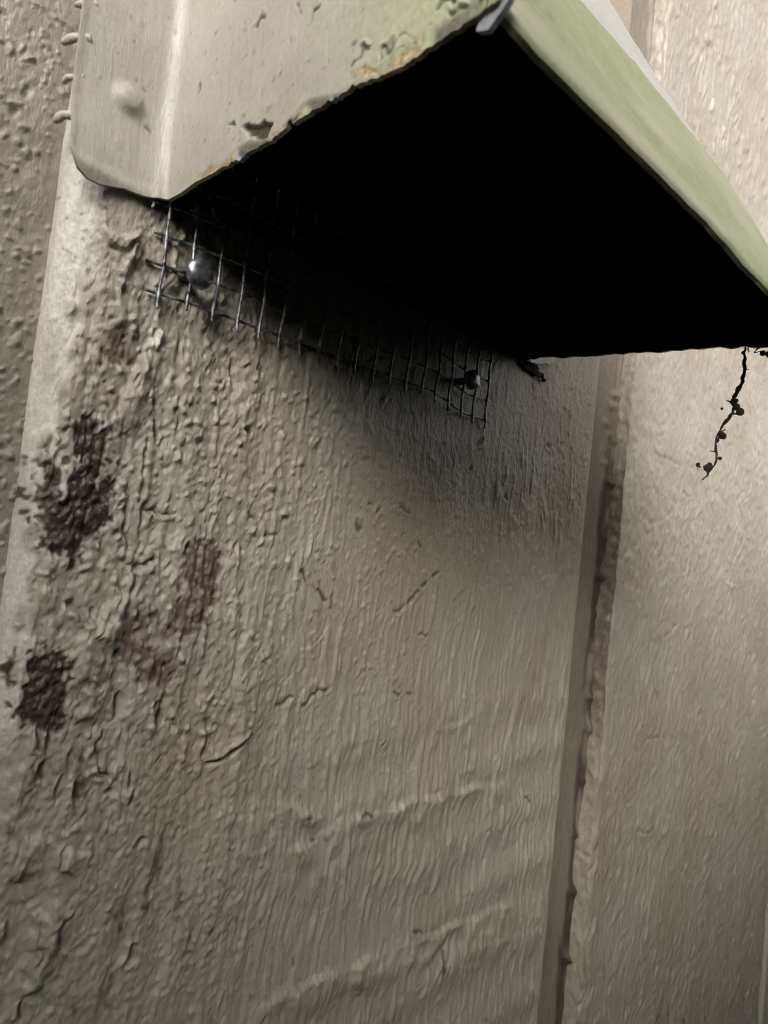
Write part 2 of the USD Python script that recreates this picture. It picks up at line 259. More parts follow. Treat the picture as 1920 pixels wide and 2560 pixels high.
# ---------------------------------------------------------------- unseen foliage blocks, added to shade the wall
def added_shade_hedge():
    rng = np.random.default_rng(70); V, F = [], []
    core = []
    # clipped runs: (x0, x1, y0, y1, top) in millimetres
    for x0, x1, y0, y1, top, n in ADDED_SHADE_HEDGE:
        p = rng.uniform((x0, y0, -610), (x1, y1, top), (n, 3))
        side = rng.integers(0, 4, n)                        # most leaves near the clipped faces
        for k, (ax, v) in enumerate(((0, x0), (1, y1), (2, top), (1, y0))):
            m = side == k; p[m, ax] = v + rng.normal(0, 25, m.sum())
        a = rng.normal(0, 1, (n, 3)); a /= np.linalg.norm(a, axis=1, keepdims=True); b = np.cross(a, rng.normal(0, 1, (n, 3))); b /= np.linalg.norm(b, axis=1, keepdims=True)
        L = rng.uniform(22, 42, (n, 1)); q = np.stack([p - a * L, p + b * L * 0.45, p + a * L, p - b * L * 0.45], 1)
        F.append(np.arange(n * 4).reshape(n, 4) + sum(len(v) for v in V)); V.append(q.reshape(-1, 3))
        c = trimesh.creation.box((x1 - x0 - 60, y1 - y0 - 60, top + 560)); c.apply_translation(((x0 + x1) / 2, (y0 + y1) / 2, (top - 610) / 2 - 5)); core.append(c)
    H = thing('added_shade_hedge', 'added out of view dark green shade block facing the plank wall', 'added_shade_hedge', kind='stuff')
    f = np.vstack(F); obj('leaves', np.vstack(V), np.vstack([f[:, [0, 1, 2]], f[:, [0, 2, 3]]]), M_leaf, H, smooth=False)
    tm('twigs', trimesh.util.concatenate(core), M_twig, H, smooth=False)
ADDED_SHADE_HEDGE = [(-200, 330, -1000, -400, 150, 4000), (350, 2200, -1000, -400, 50, 7000), (410, 1500, -400, -100, -65, 4500), (-1700, -300, -1000, -80, 150, 6000)]  # light-blocking runs, added out of view
added_shade_hedge()

# ---------------------------------------------------------------- the plank wall
WALL = thing('siding_wall', 'cream painted wall of wide upright wooden planks with deep grooves between', 'wall')
GROOVE = 7.5

def scratch(R, h, dark, pts, rng, depth, width, stain, jx, jz):
    got = R.line(pts, 4, jx, jz)
    if got is None: return
    sl, d, side, arc = got
    taper = np.clip(np.minimum(arc, 1 - arc) * 5 + 0.25, 0, 1)
    w = width * taper
    h[sl] -= depth * taper * np.exp(-(d / w) ** 2)
    h[sl] += 0.5 * depth * taper * np.exp(-((d - 1.6 * w) / (1.2 * w)) ** 2) * (side > 0)      # a curled lip on one side
    dark[sl] = np.maximum(dark[sl], stain * taper * np.exp(-(d / (0.75 * w)) ** 2))

def board_mid():
    R = Raster(-27, 192, -300, 70, 0.25, 7)
    rng = np.random.default_rng(3)
    wl = sstep(75, 2, R.X + 7 * R.noise(9, 14)); far = sstep(20, 120, R.X)
    jx, jz = 0.5 * R.noise(0.7, 1.0) + 0.9 * R.noise(2.5, 4), 0.6 * R.noise(0.7, 1.0) + 0.9 * R.noise(2.5, 4)
    h = 0.50 * wl * R.noise(6, 15) + 0.18 * R.noise(7, 24)
    patchy = 0.3 + 0.7 * sstep(-0.6, 0.9, R.noise(9, 13))
    soft = 1 - 0.55 * sstep(-100, -140, R.Z + 10 * R.noise(12, 12))
    h += 0.22 * wl * R.warp(R.noise(1.5, 10), 0.8 * jx)
    # broken, repainted layers on the weathered left side: plateaus with edges that run with the grain
    for sx, sz, amp, th in ((2.4, 11, 0.50, 0.2), (1.3, 7, 0.38, 0.5), (3.0, 6, 0.30, -0.3), (0.8, 4.5, 0.28, 0.9)):
        t = R.warp(R.noise(sx, sz), 0.8 * jx, 0.8 * jz)
        h += 0.85 * amp * wl * patchy * soft * sstep(th - 0.12, th + 0.12, t)
    # grains and runs of paint
    for sx, sz, th, amp in ((0.50, 0.62, 1.55, 0.62), (0.75, 1.0, 1.6, 0.62), (0.36, 0.42, 1.75, 0.5), (1.1, 2.0, 1.8, 0.5)):
        b = R.noise(sx, sz) * 0.92 + 0.4 * R.noise(6, 7)
        h += 0.8 * amp * soft * (0.08 + 0.75 * wl + 0.40 * sstep(125, 65, R.X)) * np.clip(b - th, 0, 0.9)
        b = R.noise(sx, sz * 1.3)
        h -= 0.9 * amp * soft * (0.05 + wl) * np.clip(b - th - 0.25, 0, 0.9)
    # rough grain under the paint
    quiet = 1 - 0.7 * sstep(45, 80, R.X) * sstep(-100, -62, R.Z)
    g = R.warp(R.noise(0.40, 4.5), 1.2 * R.noise(5, 14))
    h += quiet * 0.072 * g * (0.75 + 0.4 * np.clip(R.noise(16, 20), -1.2, 1.2))
    g = R.warp(R.noise(0.55, 4.0), 1.0 * R.noise(4, 9))
    h += quiet * 0.20 * np.clip(g - 0.6, 0, 1.4) * sstep(0, -60, R.Z + 25 * R.noise(20, 20))
    g = R.warp(R.noise(0.7, 3.0), 1.6 * R.noise(4, 7), 1.6 * R.noise(4, 7))
    h += 0.26 * np.clip(np.abs(g) - 0.9, 0, 1.5) * sstep(-60, -120, R.Z + 25 * R.noise(20, 20)) * (1 - 0.6 * wl)
    h += (0.02 + 0.06 * wl) * R.noise(0.35, 0.45)
    g = R.warp(R.noise(1.0, 1.0), R.noise(3, 3), R.noise(3, 3))
    h += 0.08 * np.clip(g - 0.7, 0, 1.2)
    for pts, amp in (([(0.3, -32.1), (-0.9, -37.8), (-1.5, -44.0), (-2.4, -48.5)], 1.7), ([(1.3, -81.9), (0.8, -87.9), (-2.2, -92.4)], 1.6), ([(-4.8, -86.2), (-4.3, -94.4), (-3.8, -103.1)], 1.3),
                     ([(-9.0, -129.3), (-10.5, -134.1), (-11.7, -138.9)], 1.5), ([(-7.3, -145.9), (-6.5, -153.9), (-6.4, -161)], 1.6), ([(4.5, -77.0), (4.8, -82.4), (4.6, -88.2)], 1.0), ([(-1.5, -102.7), (-3.7, -109.0)], 1.1),
                     ([(-0.8, -134.4), (-3.1, -139.2)], 1.2), ([(8.1, -23.6), (9.6, -33.4), (11.3, -48.1)], 0.6), ([(4.0, -49), (4.0, -64)], 0.6), ([(2.0, -111.1), (2.4, -119.5)], 0.8)):     # thick runs of old paint with a steep right flank
        got = R.line(pts, 9, jx * 0.7, jz * 0.7)
        if got:
            sl, d, side, arc = got; u = d * side; end = np.clip(np.minimum(arc, 1 - arc) * 6, 0.0, 1)
            h[sl] += amp * end * np.where(u < 0, np.exp(-(u / 3.2) ** 2), np.exp(-(u / 0.5) ** 2))
    # level saw marks in the veneer
    for k, m in enumerate(SAW_MARKS):
        P = np.array(m); q = np.argsort(P[:, 0])
        zc = np.interp(R.X, P[q, 0], P[q, 1]) + 0.7 * R.noise(3, 9)
        u = R.Z - zc
        ext = sstep(P[:, 0].min() - 12, P[:, 0].min() + 8, R.X) * sstep(P[:, 0].max() + 12, P[:, 0].max() - 8, R.X)
        ridge = np.where(u > 0, np.exp(-(u / 1.6) ** 2), np.exp(-(u / 9.0) ** 2))
        h += (1.0 if k in (0, 1, 3, 5) else 0.5) * ext * ridge * (0.7 + 0.3 * R.noise(2, 2))
    rip = np.sin(2 * np.pi * (R.Z + 3.0 * R.noise(30, 14)) / 21.0)
    h += (0.22 * rip + 0.14 * np.clip(rip, 0, 1) * np.abs(R.noise(0.8, 1.4))) * sstep(-105, -135, R.Z) * sstep(30, 80, R.X)
    dark, tan, grey, warm = (np.zeros((R.nz, R.nx), np.float32) for _ in range(4))
    for gpts in GOUGES:
        scratch(R, h, dark, gpts, rng, rng.uniform(0.5, 1.1), rng.uniform(0.45, 0.8), rng.uniform(0.05, 0.45), jx * 0.8, jz * 0.8)
    for gpts in FLECKS:
        scratch(R, h, dark, gpts, rng, 0.25, rng.uniform(0.6, 0.85), rng.uniform(0.75, 1.0), jx * 0.6, jz * 0.6)
    for gpts in FLECKS_NEAR_GROOVE:
        scratch(R, h, dark, gpts, rng, 0.2, 0.8, 0.8, jx * 0.3, jz * 0.3)
    for k in range(60):                                                     # stray specks
        x, z = rng.uniform(-8, 180), rng.uniform(-215, -15)
        a, l = rng.uniform(-0.8, 0.8), rng.uniform(0.4, 2.2)
        scratch(R, h, dark, [(x, z), (x + l * math.sin(a), z - l * math.cos(a))], rng, 0.25, rng.uniform(0.25, 0.45), rng.uniform(0.5, 0.85), jx * 0.5, jz * 0.5)
    # bare, rotten wood where the paint has gone
    fine = 0.6 * R.noise(0.4, 0.5) + 0.6 * R.noise(0.9, 1.2)
    grit = 0.6 * R.noise(0.28, 0.5) + 0.8 * R.noise(0.7, 2.2)
    for pts, soft, lo in ((DARK_PATCH_LOW, 2.0, -0.35), (DARK_PATCH_HIGH, 2.6, 0.30)):
        m0 = poly_mask(R, pts, 0.9 * jx, 0.9 * jz, soft)
        m = sstep(lo, lo + 0.6, 0.65 * grit + 3.4 * (m0 - 0.36)) * sstep(0, 0.15, m0)
        dark = np.maximum(dark, 0.97 * m)
        h -= 0.30 * m; h += 0.09 * m * R.noise(0.28, 0.8)
        dots = sstep(1.15, 1.5, R.noise(0.36, 0.42) + 0.9 * gaussian_filter(m0, 8)) * sstep(0.02, 0.2, gaussian_filter(m0, 9))
        dark = np.maximum(dark, 0.95 * dots); h -= 0.2 * dots
    for pts, soft, amt in ((TAN_PATCH_RIGHT, 2.4, 0.95), (TAN_PATCH_LOW, 2.6, 0.8), (TAN_PATCH_TOP, 2.0, 0.85)):
        m = poly_mask(R, pts, 0.7 * jx, 0.9 * jz, soft)
        m = sstep(-0.2, 1.0, 0.8 * fine + 2.2 * (m - 0.25)) * sstep(0, 0.2, m)
        tan = np.maximum(tan, amt * m); h -= 0.30 * m; h += 0.14 * m * R.noise(0.35, 1.6)
    for x, z, r in ((-2, -41, 4), (-6, -70, 4), (2, -100, 5), (-7, -118, 4), (12, -90, 5), (57, -78, 5), (60, -145, 4)):   # light brown scuffs
        m = np.exp(-(((R.X - x) / r) ** 2 + ((R.Z - z) / (1.5 * r)) ** 2)) * sstep(0.3, 1.5, fine + 0.4)
        tan = np.maximum(tan, 0.7 * m)
    # grime: streaks and smudges of brown on the weathered side; shade of the hood painted brown behind the mesh, warm tan beside it
    st = R.warp(R.noise(1.1, 5), 0.8 * jx) + 0.8 * R.noise(4, 8) + 0.6 * grit
    tan = np.maximum(tan, 0.75 * sstep(1.5, 2.9, st) * sstep(52, 8, R.X))
    dark = np.maximum(dark, 0.8 * sstep(2.3, 3.1, st + 0.5 * R.noise(9, 9)) * sstep(40, -5, R.X))
    spk = R.noise(0.34, 0.45) + 0.5 * R.noise(5, 7)
    dark = np.maximum(dark, 0.75 * sstep(2.75, 3.2, spk) * sstep(110, 20, R.X))
    hood_shade = poly_mask(R, [(15, 8), (13, -9), (30, -17), (60, -20), (90, -24), (112, -24), (122, -14), (133, -2), (134, 8)], 2 * jx, 2 * jz, 4.0)
    warm = np.maximum(0.9 * hood_shade * (0.8 + 0.2 * R.noise(2, 4)), 0.85 * sstep(40, 130, R.X + 9 * R.noise(12, 16)) * sstep(-105, -25, R.Z + 8 * R.noise(10, 14)))
    warm = np.maximum(warm, 0.25 * sstep(0.2, 1.6, R.noise(10, 18)))
    tan = np.maximum(tan, 0.6 * hood_shade * sstep(-0.6, 0.8, R.noise(2.5, 3.5)))
    m = poly_mask(R, BARE_PATCH, 0.4 * jx, 0.4 * jz, 0.4); grey = np.maximum(grey, 0.9 * m); h += 0.35 * m * R.noise(0.3, 0.9)
    # thick old paint lapping out from under the flange, with a rounded lower corner
    flap = poly_mask(R, [(-9, 6), (-3.6, 6), (-3.4, -5.8), (-4.1, -8.2), (-6.0, -9.8), (-7.5, -10.6), (-10.5, -9.6), (-11.5, -6), (-11, 2)], 0.3 * jx, 0.3 * jz, 0.35)
    h = h * (1 - 0.8 * flap) + 1.15 * flap
    lip = poly_mask(R, [(-11.5, -9.2), (-7.5, -10.0), (-4.3, -8.0), (-3.6, -9.3), (-7.3, -12.2), (-10.5, -12.0), (-12, -10.5)], 0.5 * jx, 0.5 * jz, 0.4)
    h += 0.9 * lip
    # the long edge beside the groove is smooth with thick paint
    calm = sstep(-13.2, -14.8, R.X + 1.4 * R.noise(0.8, 2.2) + 0.7 * R.noise(2, 9)) * sstep(-118, -105, R.Z + 0 * R.X) + 0.0
    calm = np.maximum(calm, sstep(-10.5, -13.5, R.X + 1.0 * R.noise(1.2, 4)) * sstep(-34, -26, R.Z))
    h = h * (1 - 0.82 * calm) + calm * (0.07 * R.noise(0.45, 8) + 0.10 * R.noise(1.5, 12) + 0.25 * np.clip(R.noise(0.45, 0.6) - 1.9, 0, 1) - 0.35 * np.clip(R.noise(0.3, 3.5) - 1.9, 0, 1))
    h *= 1 - 0.75 * sstep(2, -1, R.X) * sstep(0, 6, R.Z)           # pressed flat under the flange
    warm *= 1 - calm; grey = np.maximum(grey, calm * np.clip(0.75 + 0.22 * R.noise(0.5, 5) + 0.12 * R.noise(2, 6), 0, 1))      # light on the left edge painted in as a paler tone
    h *= sstep(188.6, 184, R.X) * 0.75 + 0.25
    h = 1.4 * (h - h[(R.Z < -20) & (R.X > -5)].mean())

    xs = np.r_[axis((-18.4, -9, 0.2), (-9, 60, 0.29), (60, 187.6, 0.42)), 187.95, 188.2, 188.3, 188.32]
    zs = axis((-1400, -300, 40), (-300, -252, 1.5), (-252, 12, 0.37), (12, 175, 1.2), (175, 260, 6), (260, 1400, 60))
    X, Z = np.meshgrid(xs, zs)
    fade = sstep(-330, -270, Z) * sstep(330, 70, Z)
    H = R.at(h, X, np.clip(Z, -299, 69)) * fade
    t = np.clip((X + 18.4) / 6.4, 0, 1)
    base = 8.0 * (1 - np.sqrt(np.clip(1 - (1 - t) ** 2, 0, 1))) ** 1.0
    wob = 0.35 * np.interp(zs, R.z, gaussian_filter(R.rng.standard_normal(R.nz), 10 / R.res) * 8)[:, None]
    Y = base - H
    Y += 0.5 * sstep(187.5, 188.2, X)
    Y[:, -1] = GROOVE + 1.0
    Y[:, 0] = 9.0
    Xw = X + np.where(X > 186, wob * 0.5 * fade, 0) + np.where(X < -12, wob * 0.8 * fade * sstep(-9, -20, X), 0)
    xcn, zcn = 0.5 * (xs[1:] + xs[:-1]), 0.5 * (zs[1:] + zs[:-1])
    keep = ~((xcn[None] > 1) & (xcn[None] < 135.7) & (zcn[:, None] > 3.5) & (zcn[:, None] < 150))      # the opening the hood covers
    mk = {n: R.at(a, X, np.clip(Z, -299, 69)) * fade for n, a in (('stain_shade_dark', dark), ('stain_shade_tan', tan), ('tone_grey', grey), ('stain_shade_warm', warm))}
    obj('board', np.stack([Xw, Y, Z], -1).reshape(-1, 3), grid_faces(len(zs), len(xs), keep), M_board, WALL, masks=mk,
        label='weathered middle plank with peeling paint and dark bare patches')

def board_right():
    R = Raster(214, 470, -400, 290, 0.5, 21)
    rng = np.random.default_rng(5)
    jx, jz = 0.8 * R.noise(1.2, 1.6), 0.8 * R.noise(1.2, 1.6)
    h = 0.25 * R.noise(9, 26)
    h += 0.07 * R.warp(R.noise(0.6, 7), 2 * R.noise(6, 14)) * (0.8 + 0.4 * R.noise(20, 30))
    up = sstep(20, 90, R.Z)
    g = R.warp(R.noise(0.9, 3.4), 2.2 * R.noise(4, 7), 2.2 * R.noise(4, 7))
    h += (0.12 + 0.40 * up) * np.clip(np.abs(g) - 0.6, 0, 1.5)
    g = R.warp(R.noise(1.3, 1.6), 2 * R.noise(4, 4), 2 * R.noise(4, 4))
    h += (0.16 - 0.05 * up) * np.clip(g - 0.3, 0, 1.5)
    h += 0.075 * R.noise(0.6, 0.8) + 0.06 * R.noise(1.0, 1.3)
    g = R.warp(R.noise(0.8, 2.2), 1.5 * R.noise(3, 4), 1.5 * R.noise(3, 4)); h += 0.22 * np.clip(np.abs(g) - 0.7, 0, 1.3)
    b = R.noise(1.0, 1.9); h += (0.15 + 0.75 * up) * np.clip(b - 1.9, 0, 1)
    b = R.noise(1.2, 1.2); h -= 0.25 * np.clip(b - 2.3, 0, 1)
    dark = np.zeros((R.nz, R.nx), np.float32)
    for k, gpts in enumerate(FLECKS_RIGHT_BOARD):
        strong = 0.95 if k in (0, 1, 2, 3, 4, 14, 15, 12) else 0.4
        scratch(R, h, dark, gpts, rng, 0.4, (1.0 if strong > 0.5 else 0.8), strong, jx * 0.5, jz * 0.5)
    for k in range(22):
        x, z = rng.uniform(225, 460), rng.uniform(-330, 220)
        a, l = rng.uniform(-1.2, 1.2), rng.uniform(0.5, 5)
        scratch(R, h, dark, [(x, z), (x + l * math.sin(a), z - l * math.cos(a))], rng, 0.3, rng.uniform(0.4, 0.8), rng.uniform(0.2, 0.7), jx * 0.5, jz * 0.5)
    # frayed splinters along the groove in the lower part
    fr = sstep(238, 219, R.X) * sstep(-120, -180, R.Z)
    h += 0.5 * fr * np.clip(R.warp(R.noise(1.0, 6), 2 * R.noise(3, 3)), -1, 1.5)
    xs = np.r_[218.20 + 0.01 * np.arange(10), 218.3, 218.4, 218.7, 219.1, axis((219.6, 300, 0.55), (300, 462, 0.75)), 462.3, 462.35]
    zs = axis((-1400, -400, 60), (-400, -350, 6), (-350, 60, 0.85), (60, 285, 0.95), (285, 400, 12), (400, 1400, 100))
    X, Z = np.meshgrid(xs, zs)
    fade = sstep(-400, -365, Z) * sstep(290, 270, Z)
    H = R.at(h, X, np.clip(Z, -399, 289)) * fade
    Y = -H + 0.5 * sstep(219.6, 218.2, X)
    Y[:, :10] = np.linspace(GROOVE + 1.0, 0.9, 10)[None]; Y[:, -1] = GROOVE + 1.0
    dk = R.at(dark, X, np.clip(Z, -399, 289)) * fade
    nz_ = gaussian_filter(R.rng.standard_normal(R.nz), 5 / R.res); dirt = np.interp(zs, R.z, (0.75 + 0.25 * sstep(-1.2, 1.2, nz_ / nz_.std())))[:, None] * sstep(-8, -30, Z) * sstep(-165, -115, Z)  # shade of the hood painted on the groove sidewall, with some dirt
    warm = R.noise(14, 22)
    wob = 0.6 * np.interp(zs, R.z, gaussian_filter(R.rng.standard_normal(R.nz), 6 / R.res) * 6)[:, None] * fade
    Xw = X + wob * sstep(222, 218.3, X)
    rough = gaussian_filter(R.rng.standard_normal((len(zs), 10)), (1.2, 0.8)); rough += 1.2 * gaussian_filter(R.rng.standard_normal((len(zs), 10)), (5, 1.5)); Xw[:, :10] += 0.28 * rough / rough.std() * fade[:, :10]
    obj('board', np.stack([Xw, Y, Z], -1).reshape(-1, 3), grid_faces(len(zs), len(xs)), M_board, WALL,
        masks={'stain_shade_dark': dk, 'stain_shade_tan': 0.65 * dirt * (X < 218.35), 'stain_shade_warm': 0.22 * sstep(-0.3, 1.5, R.at(warm, X, np.clip(Z, -399, 289)))}, label='smoother right-hand plank with fine flecks')

def board_left():
    R = Raster(-90, -12, -230, 70, 0.25, 33)
    rng = np.random.default_rng(9)
    jx, jz = 0.5 * R.noise(0.7, 1.0), 0.5 * R.noise(0.7, 1.0)
    h = 0.35 * R.noise(7, 12)
    for sx, sz, th, amp in ((0.42, 0.45, 1.2, 0.5), (0.6, 0.75, 1.4, 0.6), (0.30, 0.32, 1.2, 0.36)):
        b = R.noise(sx, sz) * 0.9 + 0.5 * R.noise(5, 6)
        h += amp * np.clip(b - th, 0, 1.1)
    h -= 0.6 * np.clip(R.noise(0.6, 0.8) - 1.9, 0, 1)
    h += 0.10 * R.noise(1.6, 2.2) + 0.04 * R.noise(0.35, 0.5)
    for k in range(34):                                                     # strokes and threads of paint
        x, z = rng.uniform(-45, -20), rng.uniform(-120, 45); a, l = rng.uniform(-1.4, 0.9), rng.uniform(1.5, 6)
        got = R.line([(x, z), (x + l * math.cos(a), z - l * math.sin(a))], 3, jx, jz)
        if got:
            sl, d, side, arc = got; h[sl] += 0.45 * np.exp(-(d / 0.4) ** 2) * np.clip(np.minimum(arc, 1 - arc) * 6, 0, 1)
    dark = np.zeros((R.nz, R.nx), np.float32)
    for k in range(26):
        x, z = rng.uniform(-45, -20), rng.uniform(-120, 45); a, l = rng.uniform(-1.2, 1.2), rng.uniform(0.3, 1.6)
        scratch(R, h, dark, [(x, z), (x + l * math.sin(a), z - l * math.cos(a))], rng, 0.25, rng.uniform(0.22, 0.4), rng.uniform(0.5, 0.9), jx, jz)
    xs = axis((-240, -60, 8), (-60, -48, 1), (-48, -15, 0.3))
    zs = axis((-1400, -230, 60), (-230, -150, 4), (-150, 45, 0.36), (45, 70, 1), (70, 1400, 60))
    X, Z = np.meshgrid(xs, zs)
    fade = sstep(-225, -190, Z) * sstep(69, 58, Z) * sstep(-85, -70, X)
    H = R.at(h, np.clip(X, -89, -13), np.clip(Z, -229, 69)) * fade
    obj('board', np.stack([X, 6.5 - H, Z], -1).reshape(-1, 3), grid_faces(len(zs), len(xs)), M_left, WALL,
        masks={'stain_shade_dark': R.at(dark, np.clip(X, -89, -13), np.clip(Z, -229, 69)) * fade}, label='set-back left plank covered in gritty paint lumps')

def groove_floor(x0, x1, detail):
    if detail:
        R = Raster(x0, x1, -400, 290, 0.5, 44)
        h = 0.2 * R.noise(3, 20) + 0.06 * R.noise(0.6, 5) + 0.05 * R.noise(0.7, 0.8)
        dark = np.zeros((R.nz, R.nx), np.float32)
        # paint and filler squeezed along the far corner, in teeth
        rng = np.random.default_rng(2)
        edge = 216.3 + 0.9 * np.interp(R.z, R.z, gaussian_filter(R.rng.standard_normal(R.nz), 5 / R.res) * 6)[:, None]
        h += 1.3 * sstep(0, 2.0, R.X - edge) * (0.55 + 0.45 * sstep(-0.3, 0.5, R.noise(1.5, 6)))
        for z in (-12, -20, -31, -54.5, -71.5, -88, -102, -123, -136, -158, -181, -204, -232):
            w = rng.uniform(1.0, 1.8); u = R.Z - z - 0.5 * (218 - R.X)
            h += rng.uniform(0.3, 2.6) * np.exp(-(u / w) ** 2 * np.where(u < 0, 1.0, 0.35)) * sstep(211.5, 217, R.X)
        for z in (-5, -9, 3, -22, 8):
            h += rng.uniform(0.6, 2.0) * np.exp(-((R.Z - z) / rng.uniform(0.8, 2.2)) ** 2 - ((R.X - rng.uniform(209, 216)) / 2.6) ** 2)
        m = sstep(211.5, 214.5, R.X + 0.8 * R.noise(1, 4)) * sstep(-1.2, 0.3, R.noise(1.2, 5)) * sstep(5, -30, R.Z); dark = np.maximum(dark, 0.85 * m)  # corner shade painted in as a broken dark band
        xs, zs = axis((x0, x1, 0.55)), axis((-1400, -400, 100), (-400, -300, 3), (-300, 280, 0.8), (280, 1400, 100))
        X, Z = np.meshgrid(xs, zs); fade = sstep(-400, -365, Z) * sstep(290, 270, Z)
        Y = GROOVE - R.at(h, X, np.clip(Z, -399, 289)) * fade
        obj('groove_strip', np.stack([X, Y, Z], -1).reshape(-1, 3), grid_faces(len(zs), len(xs)), M_groove, WALL, masks={'stain_shade_dark': R.at(dark, X, np.clip(Z, -399, 289)) * fade})
    else:
        v = np.array([[x0, GROOVE, -1400], [x1, GROOVE, -1400], [x1, GROOVE, 1400], [x0, GROOVE, 1400]], float)
        obj('groove_strip', v, [[0, 1, 2], [0, 2, 3]], M_groove, WALL, smooth=False, masks={'stain_shade_dark': np.zeros(4)})

board_mid(); board_right(); board_left()
groove_floor(185, 222, True); groove_floor(459, 476, False); groove_floor(-1460, -236, False)
def plain_board(x0, x1):
    b = trimesh.creation.box((x1 - x0, 12, 2800)); b.apply_translation(((x0 + x1) / 2, 6, 0))
    tm('board', b, M_plain, WALL, smooth=False)
plain_board(473, 676); plain_board(686, 889); plain_board(899, 1400)
plain_board(-443, -240 - 10); plain_board(-1400, -453)
bk = trimesh.creation.box((2900, 6, 2800)); bk.apply_translation((-20, 75, 0)); tm('sheathing', bk, M_plain, WALL, smooth=False)

# ---------------------------------------------------------------- the sheet metal vent hood
HOOD = thing('vent_hood', 'cream and green painted sheet metal vent hood with black opening underneath', 'vent hood')
W, D, HT, FL = 136.1, 87.2, 156.0, 20.0
TH = 0.9

def hood_side():
    """left side: flange on the wall, a soft bend, and the plate coming out from the wall, as one bent sheet"""
    R = Raster(-30, 92, -8, 182, 0.25, 55)          # runs along the sheet (s), and up
    rng = np.random.default_rng(8)
    # path: s < 0 flange (x = s), s > 0 plate (y = -s); fillet of 3.2 mm
    rad = 3.4
    ss = np.r_[axis((-20.3, -rad, 0.32)), np.linspace(-rad, rad, 16)[1:-1], axis((rad, D - 0.6, 0.33)), D - 0.3, D]
    def path(s):
        x = np.where(s < -rad, s, 0.0); y = np.where(s > rad, -s, 0.0)
        a = np.clip((s + rad) / (2 * rad), 0, 1) * math.pi / 2
        xi = -rad + rad * np.sin(a); yi = -rad + rad * np.cos(a)
        x = np.where(np.abs(s) <= rad, xi, x); y = np.where(np.abs(s) <= rad, yi, y)
        nx = np.where(np.abs(s) <= rad, -np.sin(a), np.where(s < 0, 0, -1.0)); ny = np.where(np.abs(s) <= rad, -np.cos(a), np.where(s < 0, -1.0, 0))
        return x, y, nx, ny
    px, py, nx, ny = path(ss)
    py = py - 2.0                                       # it sits on the lumpy paint, a little off the wall
    bs = [-20.3, -19.5, -18.4, -16.2, -13.6, -8.7, -4.9, -1.5, 1.4, 8.3, 15.7, 26.5, 38.6, 48.4, 61, 69.2, 75.1, 79.6, 82.9, 85, D]
    bz = [1.2, -0.6, -1.9, -2.8, -2.7, -1.4, -1.1, -0.6, -0.3, -0.4, 0.5, 0.5, 0.4, 0.8, 0.8, -0.2, 0.0, 0.5, 1.0, 1.2, 1.0]
    en = gaussian_filter(rng.standard_normal(len(ss)), 2.2); en /= en.std()
    edge_n = 0.10 * en + 0.9 * np.clip(en - 1.1, 0, 1.2) + gaussian_filter(rng.standard_normal(len(ss)), 0.8) * 0.22
    zb = np.interp(ss, bs, bz) + edge_n * sstep(10, 26, ss) * 0.9
    zt = np.where(ss > rad, HT * (1 - ss / D), HT + 19 * sstep(rad, -rad, ss)) + 0.6
    zt = np.maximum(zt, zb + 0.5)
    t = np.r_[0, 0.0015, 0.004, np.linspace(0.008, 0.30, 150), np.linspace(0.31, 1, 70)]
    Z = zb[None] + t[:, None] * (zt - zb)[None]
    S = np.broadcast_to(ss, Z.shape)
    jx, jz = 0.4 * R.noise(0.6, 0.6) + 0.5 * R.noise(2, 2), 0.4 * R.noise(0.6, 0.6) + 0.5 * R.noise(2, 2)
    h = 0.16 * R.noise(12, 20) + 0.022 * R.warp(R.noise(0.7, 12), R.noise(4, 8)) + 0.05 * np.clip(R.noise(0.8, 1.2) - 1.9, 0, 1) * 4 + 0.012 * R.noise(0.4, 0.5)
    h += 0.5 * np.exp(-(((R.X + 9.5) / 2.9) ** 2 + ((R.Z - 17.2) / 2.7) ** 2) ** 2) * 3.4                      # painted-over nail head
    h += 0.5 * np.exp(-((R.X + 20.3) / 1.0) ** 2) + 0.7 * np.exp(-((R.Z + 0.6) / 1.6) ** 2) * sstep(4, -1, R.X)                              # rolled outer edge
    h -= 0.5 * np.exp(-((R.X + 5.5) / 2.8) ** 2) * sstep(45, 0, R.Z)           # sheet pulled in beside the bend
    dark, rust, mtl, green = (np.zeros((R.nz, R.nx), np.float32) for _ in range(4))
    neg = lambda pts: [(-a, b) for a, b in pts]         # marks are given as (y, z) on the plate
    def chip(pts, field, amt, depth, soft=0.5):
        m = poly_mask(R, neg(pts), 0.6 * jx, 0.6 * jz, soft); field[:] = np.maximum(field, amt * m); h[:] -= depth * m; return m
    grow = lambda P, k: [tuple(np.mean(P, 0) + k * (np.array(q) - np.mean(P, 0))) for q in P]
    chip(grow(HOLE, 1.3), dark, 1.0, 0.8, 0.15)
    chip(grow(DOT, 1.3), dark, 1.0, 0.4, 0.15)
    for P in (RUST_LOW, RUST_MID, RUST_HIGH): chip(P, rust, 0.95, 0.25, 0.5)
    for P in (BLUE_CHIP, WHITE_CHIP): chip(P, mtl, 1.0, 0.3, 0.25)
    for c in CRACKS:
        scratch(R, h, dark, neg(c), rng, 0.35, 0.36, 0.85, jx, jz)
    for k in range(190):
        x, z = rng.uniform(-19, 80), rng.uniform(1, 66); a, l = rng.uniform(-0.7, 0.7), rng.uniform(0.1, 1.2)
        scratch(R, h, dark, [(x, z), (x + l * math.sin(a), z - l * math.cos(a))], rng, 0.12, rng.uniform(0.18, 0.34), rng.uniform(0.4, 0.85), jx * 0.5, jz * 0.5)
    low = sstep(2.2, 0.2, R.Z + 0.8 * R.noise(2.5, 1.2)) * sstep(8, 20, R.X)   # worn raw lower edge
    pick = R.noise(3.0, 2.0)
